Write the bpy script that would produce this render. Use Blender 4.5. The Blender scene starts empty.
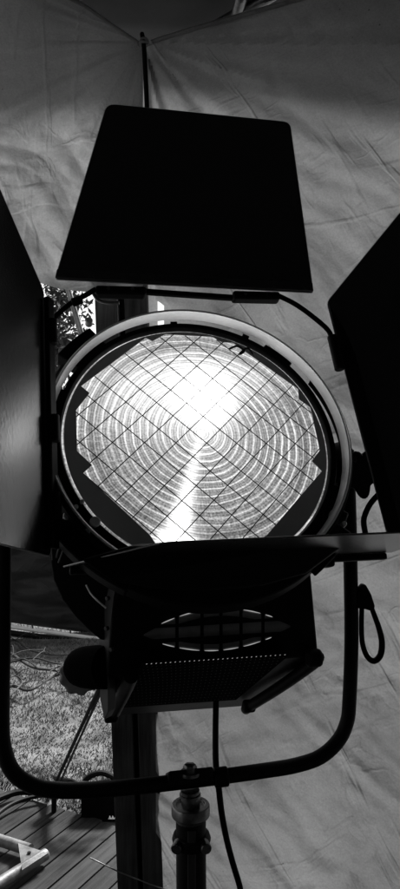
import bpy, bmesh, math, random
from mathutils import Vector, Matrix, noise
from mathutils.geometry import tessellate_polygon
random.seed(7)
PI = math.pi
scene = bpy.context.scene
C = scene.collection

# ---------------------------------------------------------------- camera
FPX = 684.0; W0, H0 = 400.0, 889.0
EYE = Vector((0, 0, 1.5)); PITCH = math.radians(1.1)
cam = bpy.data.cameras.new('camera'); camo = bpy.data.objects.new('camera', cam); C.objects.link(camo)
camo.location = EYE; camo.rotation_euler = (PI/2 + PITCH, 0, 0)
cam.sensor_fit = 'VERTICAL'; cam.sensor_height = 36; cam.lens = 36*FPX/H0
cam.clip_start = 0.02; cam.clip_end = 2000
scene.camera = camo
FWD = Vector((0, math.cos(PITCH), math.sin(PITCH))); UPV = Vector((0, -math.sin(PITCH), math.cos(PITCH))); RGT = Vector((1, 0, 0))
def ray(px, py):
    return FWD + RGT*((px-W0/2)/FPX) - UPV*((py-H0/2)/FPX)
def P(px, py, d):
    return EYE + ray(px, py)*d
def hit(px, py, o, n):
    r = ray(px, py); return EYE + r*((o-EYE).dot(n)/r.dot(n))

# ---------------------------------------------------------------- world, sun, exposure
world = bpy.data.worlds.new('World'); scene.world = world; world.use_nodes = True
nt = world.node_tree; nt.nodes.clear()
SUN_EL, SUN_AZ = 43, 24          # the sun stands behind the cloth wall, seen through thin cloud
sky = nt.nodes.new('ShaderNodeTexSky'); sky.sky_type = 'NISHITA'; sky.sun_disc = False
sky.sun_elevation = math.radians(SUN_EL); sky.sun_rotation = math.radians(SUN_AZ)
sky.dust_density = 3
bw = nt.nodes.new('ShaderNodeRGBToBW'); bg = nt.nodes.new('ShaderNodeBackground'); bg.inputs[1].default_value = 0.10
wo = nt.nodes.new('ShaderNodeOutputWorld')
nt.links.new(sky.outputs[0], bw.inputs[0]); nt.links.new(bw.outputs[0], bg.inputs[0]); nt.links.new(bg.outputs[0], wo.inputs[0])
sl = bpy.data.lights.new('sun', 'SUN'); sl.energy = 4.8; sl.angle = math.radians(10); sl.color = (1, 1, 1)
so = bpy.data.objects.new('sun', sl); C.objects.link(so)
az, el = math.radians(SUN_AZ), math.radians(SUN_EL)
sd = Vector((math.sin(az)*math.cos(el), math.cos(az)*math.cos(el), math.sin(el)))
so.rotation_euler = (sd).to_track_quat('Z', 'Y').to_euler(); so.location = (0, 0, 30)
scene.view_settings.view_transform = 'Standard'; scene.view_settings.look = 'None'
scene.view_settings.gamma = 1; scene.view_settings.exposure = .9
scene.view_settings.use_curve_mapping = False

# ---------------------------------------------------------------- helpers
OFF = {}
def tag(o, label=None, cat=None, group=None, kind=None):
    if label: o['label'] = label
    if cat: o['category'] = cat
    if group: o['group'] = group
    if kind: o['kind'] = kind
    return o
def empty(name, loc, label=None, cat=None, group=None):
    o = bpy.data.objects.new(name, None); C.objects.link(o); o.location = loc; o.empty_display_size = .05
    OFF[o.name] = Vector(loc); return tag(o, label, cat, group)
def obj(name, bm, m, parent=None, smooth=False, base=None):
    off = OFF[parent.name] if parent else (Vector(base) if base else Vector((0, 0, 0)))
    for v in bm.verts: v.co -= off
    bmesh.ops.recalc_face_normals(bm, faces=bm.faces)
    me = bpy.data.meshes.new(name); bm.to_mesh(me); bm.free()
    me.materials.append(m)
    if smooth:
        for p in me.polygons: p.use_smooth = True
        try: me.set_sharp_from_angle(angle=math.radians(38))
        except Exception: pass
    o = bpy.data.objects.new(name, me); C.objects.link(o)
    OFF[o.name] = off
    if parent: o.parent = parent
    else: o.location = off
    return o
def bevel(o, w, seg=2):
    b = o.modifiers.new('bevel', 'BEVEL'); b.width = w; b.segments = seg; b.limit_method = 'ANGLE'; b.angle_limit = math.radians(35)
    return o
def prism(bm, pts, vec):
    a = [bm.verts.new(p) for p in pts]; b = [bm.verts.new(p+vec) for p in pts]
    bm.faces.new(a); bm.faces.new(b[::-1])
    n = len(a)
    for i in range(n): bm.faces.new((a[i], b[i], b[(i+1) % n], a[(i+1) % n]))
    return bm
def rounded(pts, r, seg=4):
    out = []; n = len(pts)
    for i in range(n):
        p, a, b = pts[i], pts[i-1], pts[(i+1) % n]
        rr = r[i] if isinstance(r, (list, tuple)) else r
        if rr <= 0: out.append(p); continue
        d1 = (a-p).normalized()*rr; d2 = (b-p).normalized()*rr
        for k in range(seg+1):
            t = k/seg
            out.append((p+d1)*(1-t)**2 + p*2*t*(1-t) + (p+d2)*t*t)
    return out
def box(bm, o, ax, ay, az, sx, sy, sz):
    vs = [bm.verts.new(o + ax*(sx*i) + ay*(sy*j) + az*(sz*k)) for i in (-.5, .5) for j in (-.5, .5) for k in (-.5, .5)]
    for f in ((0,1,3,2),(4,6,7,5),(0,4,5,1),(2,3,7,6),(0,2,6,4),(1,5,7,3)): bm.faces.new([vs[i] for i in f])
    return bm
def hexa(bm, p):   # ftl ftr fbr fbl btl btr bbr bbl
    v = [bm.verts.new(q) for q in p]
    for f in ((0,1,2,3),(7,6,5,4),(0,4,5,1),(3,2,6,7),(0,3,7,4),(1,5,6,2)): bm.faces.new([v[i] for i in f])
    return bm
def curve(pts, n=8):
    out = []
    for i in range(len(pts)-1):
        p0 = pts[max(i-1, 0)]; p1 = pts[i]; p2 = pts[i+1]; p3 = pts[min(i+2, len(pts)-1)]
        for k in range(n):
            t = k/n
            out.append(.5*((2*p1)+(p2-p0)*t+(2*p0-5*p1+4*p2-p3)*t*t+(3*p1-p0-3*p2+p3)*t**3))
    out.append(pts[-1]); return out
def tube(bm, pts, r, seg=12, closed=False, cap=True):
    n = len(pts); rings = []
    t0 = (pts[1]-pts[0]).normalized(); up = t0.orthogonal().normalized()
    for i in range(n):
        if closed: t = (pts[(i+1) % n]-pts[i-1]).normalized()
        else: t = (pts[min(i+1, n-1)]-pts[max(i-1, 0)]).normalized()
        up = (up - t*up.dot(t)).normalized(); s = t.cross(up)
        rr = r[i] if isinstance(r, (list, tuple)) else r
        rings.append([bm.verts.new(pts[i] + up*(math.cos(2*PI*k/seg)*rr) + s*(math.sin(2*PI*k/seg)*rr)) for k in range(seg)])
    for i in range(n if closed else n-1):
        a, b = rings[i], rings[(i+1) % n]
        for k in range(seg): bm.faces.new((a[k], a[(k+1) % seg], b[(k+1) % seg], b[k]))
    if cap and not closed: bm.faces.new(rings[0][::-1]); bm.faces.new(rings[-1])
    return bm
def cyl(bm, a, b, r, seg=20, r2=None):
    return tube(bm, [a, b], [r, r if r2 is None else r2], seg)
def lathe(bm, o, ax, ay, az, prof, seg=96, a0=0, a1=2*PI, closedprof=True):
    full = abs(a1-a0-2*PI) < 1e-6; n = seg if full else seg+1
    rings = []
    for i in range(n):
        a = a0+(a1-a0)*i/seg
        d = ax*math.cos(a)+ay*math.sin(a)
        rings.append([bm.verts.new(o + d*r + az*z) for r, z in prof])
    m = len(prof)
    for i in range(n if full else n-1):
        p, q = rings[i], rings[(i+1) % n]
        for k in range(m if closedprof else m-1):
            bm.faces.new((p[k], q[k], q[(k+1) % m], p[(k+1) % m]))
    if not full and closedprof: bm.faces.new(rings[0]); bm.faces.new(rings[-1][::-1])
    return bm
def loft(bm, sections):
    rings = [[bm.verts.new(p) for p in s] for s in sections]
    for a, b in zip(rings, rings[1:]):
        for k in range(len(a)): bm.faces.new((a[k], a[(k+1) % len(a)], b[(k+1) % len(a)], b[k]))
    bm.faces.new(rings[0][::-1]); bm.faces.new(rings[-1]); return bm

# ---------------------------------------------------------------- materials (the photograph is black and white: every colour is a grey)
def mat(name, lo, hi=None, rough=.6, metal=0., scale=8., detail=6., bump=0., bscale=None, stretch=(1,1,1), coat=0., rvar=0., spec=.5, transl=0.):
    hi = lo if hi is None else hi
    m = bpy.data.materials.new(name); m.use_nodes = True; t = m.node_tree; b = t.nodes['Principled BSDF']
    tc = t.nodes.new('ShaderNodeTexCoord'); mp = t.nodes.new('ShaderNodeMapping'); mp.inputs['Scale'].default_value = stretch
    t.links.new(tc.outputs['Object'], mp.inputs[0])
    n = t.nodes.new('ShaderNodeTexNoise'); n.inputs['Scale'].default_value = scale; n.inputs['Detail'].default_value = detail; n.inputs['Roughness'].default_value = .65
    t.links.new(mp.outputs[0], n.inputs['Vector'])
    r = t.nodes.new('ShaderNodeValToRGB'); r.color_ramp.elements[0].position = .32; r.color_ramp.elements[1].position = .68
    r.color_ramp.elements[0].color = (lo, lo, lo, 1); r.color_ramp.elements[1].color = (hi, hi, hi, 1)
    t.links.new(n.outputs[0], r.inputs[0]); t.links.new(r.outputs[0], b.inputs['Base Color'])
    b.inputs['Metallic'].default_value = metal; b.inputs['Specular IOR Level'].default_value = spec
    b.inputs['Coat Weight'].default_value = coat
    if rvar:
        mr = t.nodes.new('ShaderNodeMapRange'); mr.inputs[3].default_value = rough-rvar; mr.inputs[4].default_value = rough+rvar
        t.links.new(n.outputs[0], mr.inputs[0]); t.links.new(mr.outputs[0], b.inputs['Roughness'])
    else: b.inputs['Roughness'].default_value = rough
    if bump:
        n2 = t.nodes.new('ShaderNodeTexNoise'); n2.inputs['Scale'].default_value = bscale or scale*4; n2.inputs['Detail'].default_value = 5
        t.links.new(mp.outputs[0], n2.inputs['Vector'])
        bp = t.nodes.new('ShaderNodeBump'); bp.inputs['Strength'].default_value = bump; bp.inputs['Distance'].default_value = .01
        t.links.new(n2.outputs[0], bp.inputs['Height']); t.links.new(bp.outputs[0], b.inputs['Normal'])
    return m
M = {}
M['black'] = mat('black_paint', .002, .004, rough=.5, scale=30, bump=.05, bscale=300, rvar=.08, spec=.2)
M['door'] = mat('barn_door_paint', .006, .012, rough=.24, scale=14, bump=.03, bscale=160, rvar=.03, spec=.9, stretch=(1, 1, .7))
M['flat'] = mat('heat_blackened_metal', .002, .004, rough=.95, scale=20, spec=.03)
M['bolt'] = mat('zinc_bolt', .85, .93, rough=.4, metal=.2, scale=60)
M['matt'] = mat('matt_black', .003, .006, rough=.8, scale=20, spec=.2)
M['darkgrey'] = mat('dark_grey_paint', .02, .035, rough=.5, scale=20, rvar=.1)
M['mask'] = mat('guard_sheet', .78, .86, rough=.55, scale=20)
M['door'].node_tree.nodes['Principled BSDF'].inputs['IOR'].default_value = 1.9
M['steel'] = mat('steel', .35, .6, rough=.35, metal=1, scale=30, rvar=.1)
M['dullsteel'] = mat('worn_dark_steel', .09, .26, rough=.3, metal=.9, scale=22, rvar=.12, bump=.1)
M['ring'] = mat('brushed_aluminium', .82, .95, rough=.36, metal=.75, scale=25, bump=.04, rvar=.12)
M['bright'] = mat('polished_rim', .85, .92, rough=.3, metal=.2, scale=20)
M['edge'] = mat('pale_halo_edge', .25, .5, rough=.4, metal=.2, scale=12)  # pale tone put in for a bright halo along the door edges
M['wire'] = mat('guard_wire', .02, .03, rough=.5, metal=.5)
M['rubber'] = mat('black_rubber', .002, .005, rough=.6, scale=20, spec=.15)
M['leak'] = bpy.data.materials.new('lamp_leak_glow'); M['leak'].use_nodes = True; lb_ = M['leak'].node_tree.nodes['Principled BSDF']
lb_.inputs['Base Color'].default_value = (.3, .3, .3, 1); lb_.inputs['Emission Color'].default_value = (1, 1, 1, 1); lb_.inputs['Emission Strength'].default_value = .2  # glow standing in for lamp light leaking out at vents and grille
M['louvre'] = mat('louvre_paint', .16, .26, rough=.4, metal=.3, scale=20)
M['slot'] = mat('louvre_metal', .25, .35, rough=.35, metal=.7, scale=20)
M['alu'] = mat('weathered_aluminium', .10, .26, rough=.5, metal=.3, scale=25, bump=.1)
M['white'] = mat('white_pipe', .8, .9, rough=.4, scale=12)

# lens: glass with Fresnel steps, lamp and reflector glow painted into its emission
def lens_material():
    m = bpy.data.materials.new('lit_lens'); m.use_nodes = True; t = m.node_tree; N = t.nodes; L = t.links
    pb = N['Principled BSDF']
    uv = N.new('ShaderNodeUVMap'); uv.uv_map = 'UVMap'
    sep = N.new('ShaderNodeSeparateXYZ'); L.new(uv.outputs[0], sep.inputs[0])
    def ma(op, a, b=None, c=None):
        n = N.new('ShaderNodeMath'); n.operation = op
        for i, v in enumerate((a, b, c)):
            if v is None: continue
            if isinstance(v, (int, float)): n.inputs[i].default_value = v
            else: L.new(v, n.inputs[i])
        return n.outputs[0]
    x, u = sep.outputs[0], sep.outputs[1]
    def gauss(cx, cy, sx, sy, amp):
        a = ma('DIVIDE', ma('SUBTRACT', x, cx), sx); b = ma('DIVIDE', ma('SUBTRACT', u, cy), sy)
        s = ma('ADD', ma('MULTIPLY', a, a), ma('MULTIPLY', b, b))
        return ma('MULTIPLY', ma('EXPONENT', ma('MULTIPLY', s, -1)), amp)
    def noi(scale, detail=4, vec=None):
        n = N.new('ShaderNodeTexNoise'); n.inputs['Scale'].default_value = scale; n.inputs['Detail'].default_value = detail
        L.new(vec if vec is not None else uv.outputs[0], n.inputs['Vector']); return n.outputs[0]
    # ring structure
    dx = ma('SUBTRACT', x, .02); dy = ma('SUBTRACT', u, .05)
    r = ma('SQRT', ma('ADD', ma('MULTIPLY', dx, dx), ma('MULTIPLY', dy, dy)))
    th = ma('ARCTAN2', dy, dx)
    rn = ma('ADD', r, ma('MULTIPLY', ma('SUBTRACT', noi(5.0), .5), .035))
    ph = ma('MULTIPLY', rn, 2*PI*18)
    s1 = ma('POWER', ma('MULTIPLY_ADD', ma('SINE', ph), .5, .5), 9.0)
    s2 = ma('MULTIPLY_ADD', ma('SINE', ma('MULTIPLY', rn, 2*PI*51)), .5, .5)
    # radial brushed sparkle in polar coordinates
    cv = N.new('ShaderNodeCombineXYZ'); L.new(ma('MULTIPLY', ma('COSINE', th), 14), cv.inputs[0]); L.new(ma('MULTIPLY', ma('SINE', th), 14), cv.inputs[1]); L.new(ma('MULTIPLY', r, 5), cv.inputs[2])
    sp = noi(3.2, 5, cv.outputs[0])
    # fine-grained caustic speckle
    fine = noi(75, 6)
    # how much each ring shows: broken arcs
    brk = noi(2.2, 3)
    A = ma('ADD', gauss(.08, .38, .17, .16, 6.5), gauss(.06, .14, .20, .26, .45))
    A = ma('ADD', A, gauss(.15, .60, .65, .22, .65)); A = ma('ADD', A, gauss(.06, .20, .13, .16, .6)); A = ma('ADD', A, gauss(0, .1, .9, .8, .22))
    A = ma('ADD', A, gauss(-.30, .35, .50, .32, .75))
    # painted streak for the arc tube mirrored by the steps: from the middle down and left
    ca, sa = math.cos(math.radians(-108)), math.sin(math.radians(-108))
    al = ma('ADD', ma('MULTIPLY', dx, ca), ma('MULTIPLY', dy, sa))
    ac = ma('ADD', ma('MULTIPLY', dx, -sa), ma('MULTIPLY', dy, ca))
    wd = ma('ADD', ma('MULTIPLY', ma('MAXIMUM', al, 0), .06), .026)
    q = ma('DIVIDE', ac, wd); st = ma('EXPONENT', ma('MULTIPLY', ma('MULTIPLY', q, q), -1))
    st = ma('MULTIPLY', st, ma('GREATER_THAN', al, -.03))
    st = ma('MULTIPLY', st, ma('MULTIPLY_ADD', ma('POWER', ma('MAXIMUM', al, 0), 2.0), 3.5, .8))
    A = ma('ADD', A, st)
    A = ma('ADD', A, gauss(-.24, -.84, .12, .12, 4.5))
    base = ma('MULTIPLY', ma('POWER', ma('MULTIPLY', sp, 1.6), 1.5), ma('MULTIPLY_ADD', fine, 1.7, ma('MULTIPLY_ADD', s2, .22, -.45)))
    base = ma('MAXIMUM', ma('MULTIPLY', base, .8), .035)
    arcs = ma('MULTIPLY', s1, ma('MULTIPLY', ma('POWER', ma('MULTIPLY', brk, 1.9), 2.0), ma('MULTIPLY_ADD', fine, 1.6, .3)))
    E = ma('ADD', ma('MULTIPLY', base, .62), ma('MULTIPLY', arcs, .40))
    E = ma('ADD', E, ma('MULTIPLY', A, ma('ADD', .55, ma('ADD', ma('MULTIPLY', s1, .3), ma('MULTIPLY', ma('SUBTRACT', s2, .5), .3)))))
    # darker outer steps
    rim = ma('MULTIPLY', gauss(0, 0, 1, 1, 0), 0)
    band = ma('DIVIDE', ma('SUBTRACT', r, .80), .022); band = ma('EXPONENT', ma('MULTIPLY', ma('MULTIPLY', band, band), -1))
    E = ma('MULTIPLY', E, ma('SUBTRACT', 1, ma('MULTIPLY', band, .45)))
    comb = N.new('ShaderNodeCombineXYZ')
    for i in range(3): L.new(E, comb.inputs[i])
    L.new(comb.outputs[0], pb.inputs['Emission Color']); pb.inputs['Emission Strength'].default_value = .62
    pb.inputs['Base Color'].default_value = (.08, .08, .08, 1); pb.inputs['Roughness'].default_value = .12
    return m
M['lens'] = lens_material()

# ================================================================ GROUND, DECK, GRASS
bm = bmesh.new(); S = 600
vs = [bm.verts.new(p) for p in ((-S, -S, -.02), (S, -S, -.02), (S, S, -.02), (-S, S, -.02))]; bm.faces.new(vs)
M['soil'] = mat('soil', .015, .20, rough=.95, scale=5, detail=10, bump=.6, bscale=25)
tag(obj('ground', bm, M['soil']), kind='structure')

def wood(name, lo, hi, axis):
    m = bpy.data.materials.new(name); m.use_nodes = True; t = m.node_tree; b = t.nodes['Principled BSDF']
    tc = t.nodes.new('ShaderNodeTexCoord'); mp = t.nodes.new('ShaderNodeMapping')
    mp.inputs['Rotation'].default_value = (0, 0, -axis) if axis is not None else (0, 0, 0)
    mp2 = t.nodes.new('ShaderNodeMapping')
    t.links.new(tc.outputs['Object'], mp.inputs[0]); t.links.new(mp.outputs[0], mp2.inputs[0])
    mp2.inputs['Scale'].default_value = (1.2, 26, 26) if axis is not None else (22, 22, 1.2)
    n = t.nodes.new('ShaderNodeTexNoise'); n.inputs['Scale'].default_value = 2.2; n.inputs['Detail'].default_value = 9; n.inputs['Roughness'].default_value = .72
    t.links.new(mp2.outputs[0], n.inputs['Vector'])
    g = t.nodes.new('ShaderNodeTexNoise'); g.inputs['Scale'].default_value = 5; g.inputs['Detail'].default_value = 6
    t.links.new(tc.outputs['Object'], g.inputs['Vector'])
    at = t.nodes.new('ShaderNodeAttribute'); at.attribute_name = 'plank'
    mx = t.nodes.new('ShaderNodeMath'); mx.operation = 'MULTIPLY_ADD'; mx.inputs[1].default_value = .7; t.links.new(g.outputs[0], mx.inputs[0]); t.links.new(n.outputs[0], mx.inputs[2])
    m2 = t.nodes.new('ShaderNodeMath'); m2.operation = 'ADD'; t.links.new(mx.outputs[0], m2.inputs[0]); t.links.new(at.outputs['Fac'], m2.inputs[1])
    r = t.nodes.new('ShaderNodeValToRGB'); r.color_ramp.elements[0].position = .62; r.color_ramp.elements[1].position = 1.05
    r.color_ramp.elements[0].color = (lo, lo, lo, 1); r.color_ramp.elements[1].color = (hi, hi, hi, 1)
    t.links.new(m2.outputs[0], r.inputs[0]); t.links.new(r.outputs[0], b.inputs['Base Color']); b.inputs['Roughness'].default_value = .75; b.inputs['Specular IOR Level'].default_value = .15
    bp = t.nodes.new('ShaderNodeBump'); bp.inputs['Strength'].default_value = .5; bp.inputs['Distance'].default_value = .004
    t.links.new(n.outputs[0], bp.inputs['Height']); t.links.new(bp.outputs[0], b.inputs['Normal'])
    return m
DZ = 0.0
def deckpt(px, py, z=0.0):
    return hit(px, py, Vector((0, 0, z)), Vector((0, 0, 1)))
A0 = deckpt(0, 789); A1 = deckpt(118, 826)
edge = (A1-A0).normalized()
q0, q1 = deckpt(22, 889), deckpt(100, 826)
pd = (q1-q0).normalized()
ang = math.atan2(pd.y, pd.x)
M['deck'] = wood('weathered_deck_boards', .003, .045, ang)
bm = bmesh.new(); lay = bm.verts.layers.float.new('plank')
perp = Vector((-pd.y, pd.x, 0)); pw = .095; gap = .008
den = pd.x*edge.y-pd.y*edge.x
for i in range(-30, 34):
    o = A0 + perp*(i*pw)
    rnd = random.uniform(-.08, .08)
    def tt(oo):   # where the board meets the deck's far edge
        d = A0-oo; return (d.x*edge.y-d.y*edge.x)/den
    jit = random.uniform(-.006, .006)
    p0 = o + perp*(gap/2); p1 = o + perp*(pw-gap/2)
    e0 = p0 + pd*(tt(p0)+jit); e1 = p1 + pd*(tt(p1)+jit); s0 = p0 + pd*(tt(p0)-6.0); s1 = p1 + pd*(tt(p1)-6.0)
    z = random.uniform(-.001, .001)
    n0 = len(bm.verts)
    prism(bm, [Vector((q.x, q.y, z)) for q in (s0, s1, e1, e0)], Vector((0, 0, -.028)))
    bm.verts.ensure_lookup_table()
    for v in bm.verts[n0:]: v[lay] = rnd
tag(obj('deck', bm, M['deck'], smooth=False), kind='structure')
# deck fascia joist under the boards
bm = bmesh.new(); a = A0-edge*3; b = A0+edge*4
inn = Vector((edge.y, -edge.x, 0)); inn = inn if inn.y < 0 else -inn
cp = (a+b)/2+inn*.03
box(bm, Vector((cp.x, cp.y, -.10)), edge, inn, Vector((0, 0, 1)), (b-a).length, .04, .13)
tag(obj('deck_edge', bm, M['deck']), kind='structure')

# grass: worn patches and dappled shade put into the blade colour
M['grass'] = mat('grass_blades', .010, .22, rough=.8, scale=2.6, detail=12)
bm = bmesh.new()
for i in range(80000):
    y = 2.9 + (random.random()**1.3)*6.5
    x = -0.62*y + random.random()*(0.62*y) + .1
    if y > 0 and ((x-A0.x)*edge.y-(y-A0.y)*edge.x) > 0 and False: continue
    d = Vector((x, y, 0))-A0
    if d.dot(inn) > -.03: continue
    h = random.uniform(.008, .024)*(1.2 if noise.noise(Vector((x*2, y*2, 0))) > 0 else .75); a = random.uniform(0, PI); w = random.uniform(.002, .004)
    lean = Vector((random.uniform(-1, 1), random.uniform(-1, 1), 0))*h*.9
    b = Vector((x, y, -.02)); s = Vector((math.cos(a), math.sin(a), 0))*w
    v = [bm.verts.new(b-s), bm.verts.new(b+s), bm.verts.new(b+lean+Vector((0, 0, h)))]
    bm.faces.new(v)
tag(obj('grass', bm, M['grass']), 'short sparse grass on the ground beyond the deck', 'grass', kind='stuff')

# ================================================================ TARPAULINS
def tarp_mat(name, lo, hi, crs=(1, 1), ang=0.6, rough=.55, trans=.3):
    m = bpy.data.materials.new(name); m.use_nodes = True; t = m.node_tree; N = t.nodes; L = t.links; b = N['Principled BSDF']
    tc = N.new('ShaderNodeTexCoord')
    g = N.new('ShaderNodeTexNoise'); g.inputs['Scale'].default_value = 2.4; g.inputs['Detail'].default_value = 9; g.inputs['Roughness'].default_value = .6
    L.new(tc.outputs['Object'], g.inputs['Vector'])
    r = N.new('ShaderNodeValToRGB'); e = r.color_ramp.elements; e[0].position = .3; e[1].position = .7
    e[0].color = (lo, lo, lo, 1); e[1].color = (hi, hi, hi, 1); L.new(g.outputs[0], r.inputs[0])
    # dirt specks and scuffs
    v = N.new('ShaderNodeTexVoronoi'); v.inputs['Scale'].default_value = 26; L.new(tc.outputs['Object'], v.inputs['Vector'])
    g3 = N.new('ShaderNodeTexNoise'); g3.inputs['Scale'].default_value = 5; L.new(tc.outputs['Object'], g3.inputs['Vector'])
    th = N.new('ShaderNodeMath'); th.operation = 'MULTIPLY_ADD'; L.new(g3.outputs[0], th.inputs[0]); th.inputs[1].default_value = .22; th.inputs[2].default_value = -.085
    lt = N.new('ShaderNodeMath'); lt.operation = 'LESS_THAN'; L.new(v.outputs['Distance'], lt.inputs[0]); L.new(th.outputs[0], lt.inputs[1])
    # long thin creases
    mp = N.new('ShaderNodeMapping'); mp.inputs['Rotation'].default_value = (0, ang, 0); mp.vector_type = 'TEXTURE'; mp.inputs['Scale'].default_value = (1/1.2, 1, 1/2.6); L.new(tc.outputs['Object'], mp.inputs[0])
    w = N.new('ShaderNodeTexNoise'); w.inputs['Scale'].default_value = 1.5; w.inputs['Detail'].default_value = 7; w.inputs['Roughness'].default_value = .55; L.new(mp.outputs[0], w.inputs['Vector'])
    ab = N.new('ShaderNodeMath'); ab.operation = 'SUBTRACT'; L.new(w.outputs[0], ab.inputs[0]); ab.inputs[1].default_value = .5
    ab2 = N.new('ShaderNodeMath'); ab2.operation = 'ABSOLUTE'; L.new(ab.outputs[0], ab2.inputs[0])
    lt2 = N.new('ShaderNodeMapRange'); L.new(ab2.outputs[0], lt2.inputs[0]); lt2.inputs[1].default_value = 0; lt2.inputs[2].default_value = .012; lt2.inputs[3].default_value = .22; lt2.inputs[4].default_value = 0
    g4 = N.new('ShaderNodeTexNoise'); g4.inputs['Scale'].default_value = 3.1; L.new(tc.outputs['Object'], g4.inputs['Vector'])
    mk = N.new('ShaderNodeMapRange'); L.new(g4.outputs[0], mk.inputs[0]); mk.inputs[1].default_value = .48; mk.inputs[2].default_value = .6
    mm = N.new('ShaderNodeMath'); mm.operation = 'MULTIPLY'; L.new(lt2.outputs[0], mm.inputs[0]); L.new(mk.outputs[0], mm.inputs[1])
    mx2 = N.new('ShaderNodeMath'); mx2.operation = 'MULTIPLY_ADD'; L.new(lt.outputs[0], mx2.inputs[0]); mx2.inputs[1].default_value = .6; L.new(mm.outputs[0], mx2.inputs[2])
    inv = N.new('ShaderNodeMath'); inv.operation = 'SUBTRACT'; inv.use_clamp = True; inv.inputs[0].default_value = 1; L.new(mx2.outputs[0], inv.inputs[1])
    ml = N.new('ShaderNodeVectorMath'); ml.operation = 'SCALE'; L.new(r.outputs[0], ml.inputs[0]); L.new(inv.outputs[0], ml.inputs['Scale'])
    gn = N.new('ShaderNodeTexNoise'); gn.inputs['Scale'].default_value = 170; gn.inputs['Detail'].default_value = 3; L.new(tc.outputs['Object'], gn.inputs['Vector'])
    ga = N.new('ShaderNodeMath'); ga.operation = 'MULTIPLY_ADD'; L.new(gn.outputs[0], ga.inputs[0]); ga.inputs[1].default_value = .5; ga.inputs[2].default_value = .75
    ml0 = ml; ml = N.new('ShaderNodeVectorMath'); ml.operation = 'SCALE'; L.new(ml0.outputs[0], ml.inputs[0]); L.new(ga.outputs[0], ml.inputs['Scale'])
    L.new(ml.outputs[0], b.inputs['Base Color']); b.inputs['Roughness'].default_value = rough; b.inputs['Specular IOR Level'].default_value = .35
    # wrinkles
    ad = N.new('ShaderNodeMath'); ad.operation = 'MULTIPLY_ADD'; L.new(ab2.outputs[0], ad.inputs[0]); ad.inputs[1].default_value = 1.0; L.new(g.outputs[0], ad.inputs[2])
    fi = N.new('ShaderNodeTexNoise'); fi.inputs['Scale'].default_value = 90; fi.inputs['Detail'].default_value = 4; L.new(tc.outputs['Object'], fi.inputs['Vector'])
    ad2 = N.new('ShaderNodeMath'); ad2.operation = 'MULTIPLY_ADD'; L.new(fi.outputs[0], ad2.inputs[0]); ad2.inputs[1].default_value = .05
    # sharp fold marks in two crossing directions
    acc = ad.outputs[0]
    for an, sc, st, amt in ((ang+.25, 1.1, (.7, 1, 4.5), .30), (ang-1.1, .9, (.8, 1, 4.0), .22), (ang+1.6, 2.6, (1, 1, 2.2), .12)):
        mq = N.new('ShaderNodeMapping'); mq.inputs['Rotation'].default_value = (0, an, 0); mq.vector_type = 'TEXTURE'; mq.inputs['Scale'].default_value = [1/k_ for k_ in st]; mq.inputs['Location'].default_value = (an*3, 0, 2); L.new(tc.outputs['Object'], mq.inputs[0])
        wq_ = N.new('ShaderNodeTexNoise'); wq_.inputs['Scale'].default_value = sc; wq_.inputs['Detail'].default_value = 4; wq_.inputs['Distortion'].default_value = .5; L.new(mq.outputs[0], wq_.inputs['Vector'])
        s1_ = N.new('ShaderNodeMath'); s1_.operation = 'SUBTRACT'; L.new(wq_.outputs[0], s1_.inputs[0]); s1_.inputs[1].default_value = .5
        s2_ = N.new('ShaderNodeMath'); s2_.operation = 'ABSOLUTE'; L.new(s1_.outputs[0], s2_.inputs[0])
        s3_ = N.new('ShaderNodeMapRange'); s3_.interpolation_type = 'SMOOTHSTEP'; L.new(s2_.outputs[0], s3_.inputs[0]); s3_.inputs[1].default_value = 0; s3_.inputs[2].default_value = .03; s3_.inputs[3].default_value = amt; s3_.inputs[4].default_value = 0
        gm = N.new('ShaderNodeTexNoise'); gm.inputs['Scale'].default_value = 3.3+an; L.new(tc.outputs['Object'], gm.inputs['Vector'])
        gr = N.new('ShaderNodeMapRange'); L.new(gm.outputs[0], gr.inputs[0]); gr.inputs[1].default_value = .42; gr.inputs[2].default_value = .6
        s4_ = N.new('ShaderNodeMath'); s4_.operation = 'MULTIPLY_ADD'; L.new(s3_.outputs[0], s4_.inputs[0]); L.new(gr.outputs[0], s4_.inputs[1]); L.new(acc, s4_.inputs[2]); acc = s4_.outputs[0]
    L.new(acc, ad2.inputs[2])
    bp = N.new('ShaderNodeBump'); bp.inputs['Strength'].default_value = .5; bp.inputs['Distance'].default_value = .03
    L.new(ad2.outputs[0], bp.inputs['Height']); L.new(bp.outputs[0], b.inputs['Normal'])
    # thin cloth lets some daylight through
    tr = N.new('ShaderNodeBsdfTranslucent'); sc2 = N.new('ShaderNodeVectorMath'); sc2.operation = 'SCALE'; sc2.inputs['Scale'].default_value = 1.3; L.new(ml.outputs[0], sc2.inputs[0]); L.new(sc2.outputs[0], tr.inputs[0]); L.new(bp.outputs[0], tr.inputs['Normal']); mix = N.new('ShaderNodeMixShader'); mix.inputs[0].default_value = trans
    L.new(b.outputs[0], mix.inputs[1]); L.new(tr.outputs[0], mix.inputs[2]); L.new(mix.outputs[0], N['Material Output'].inputs[0])
    return m
TIE = (143, 42)
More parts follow.
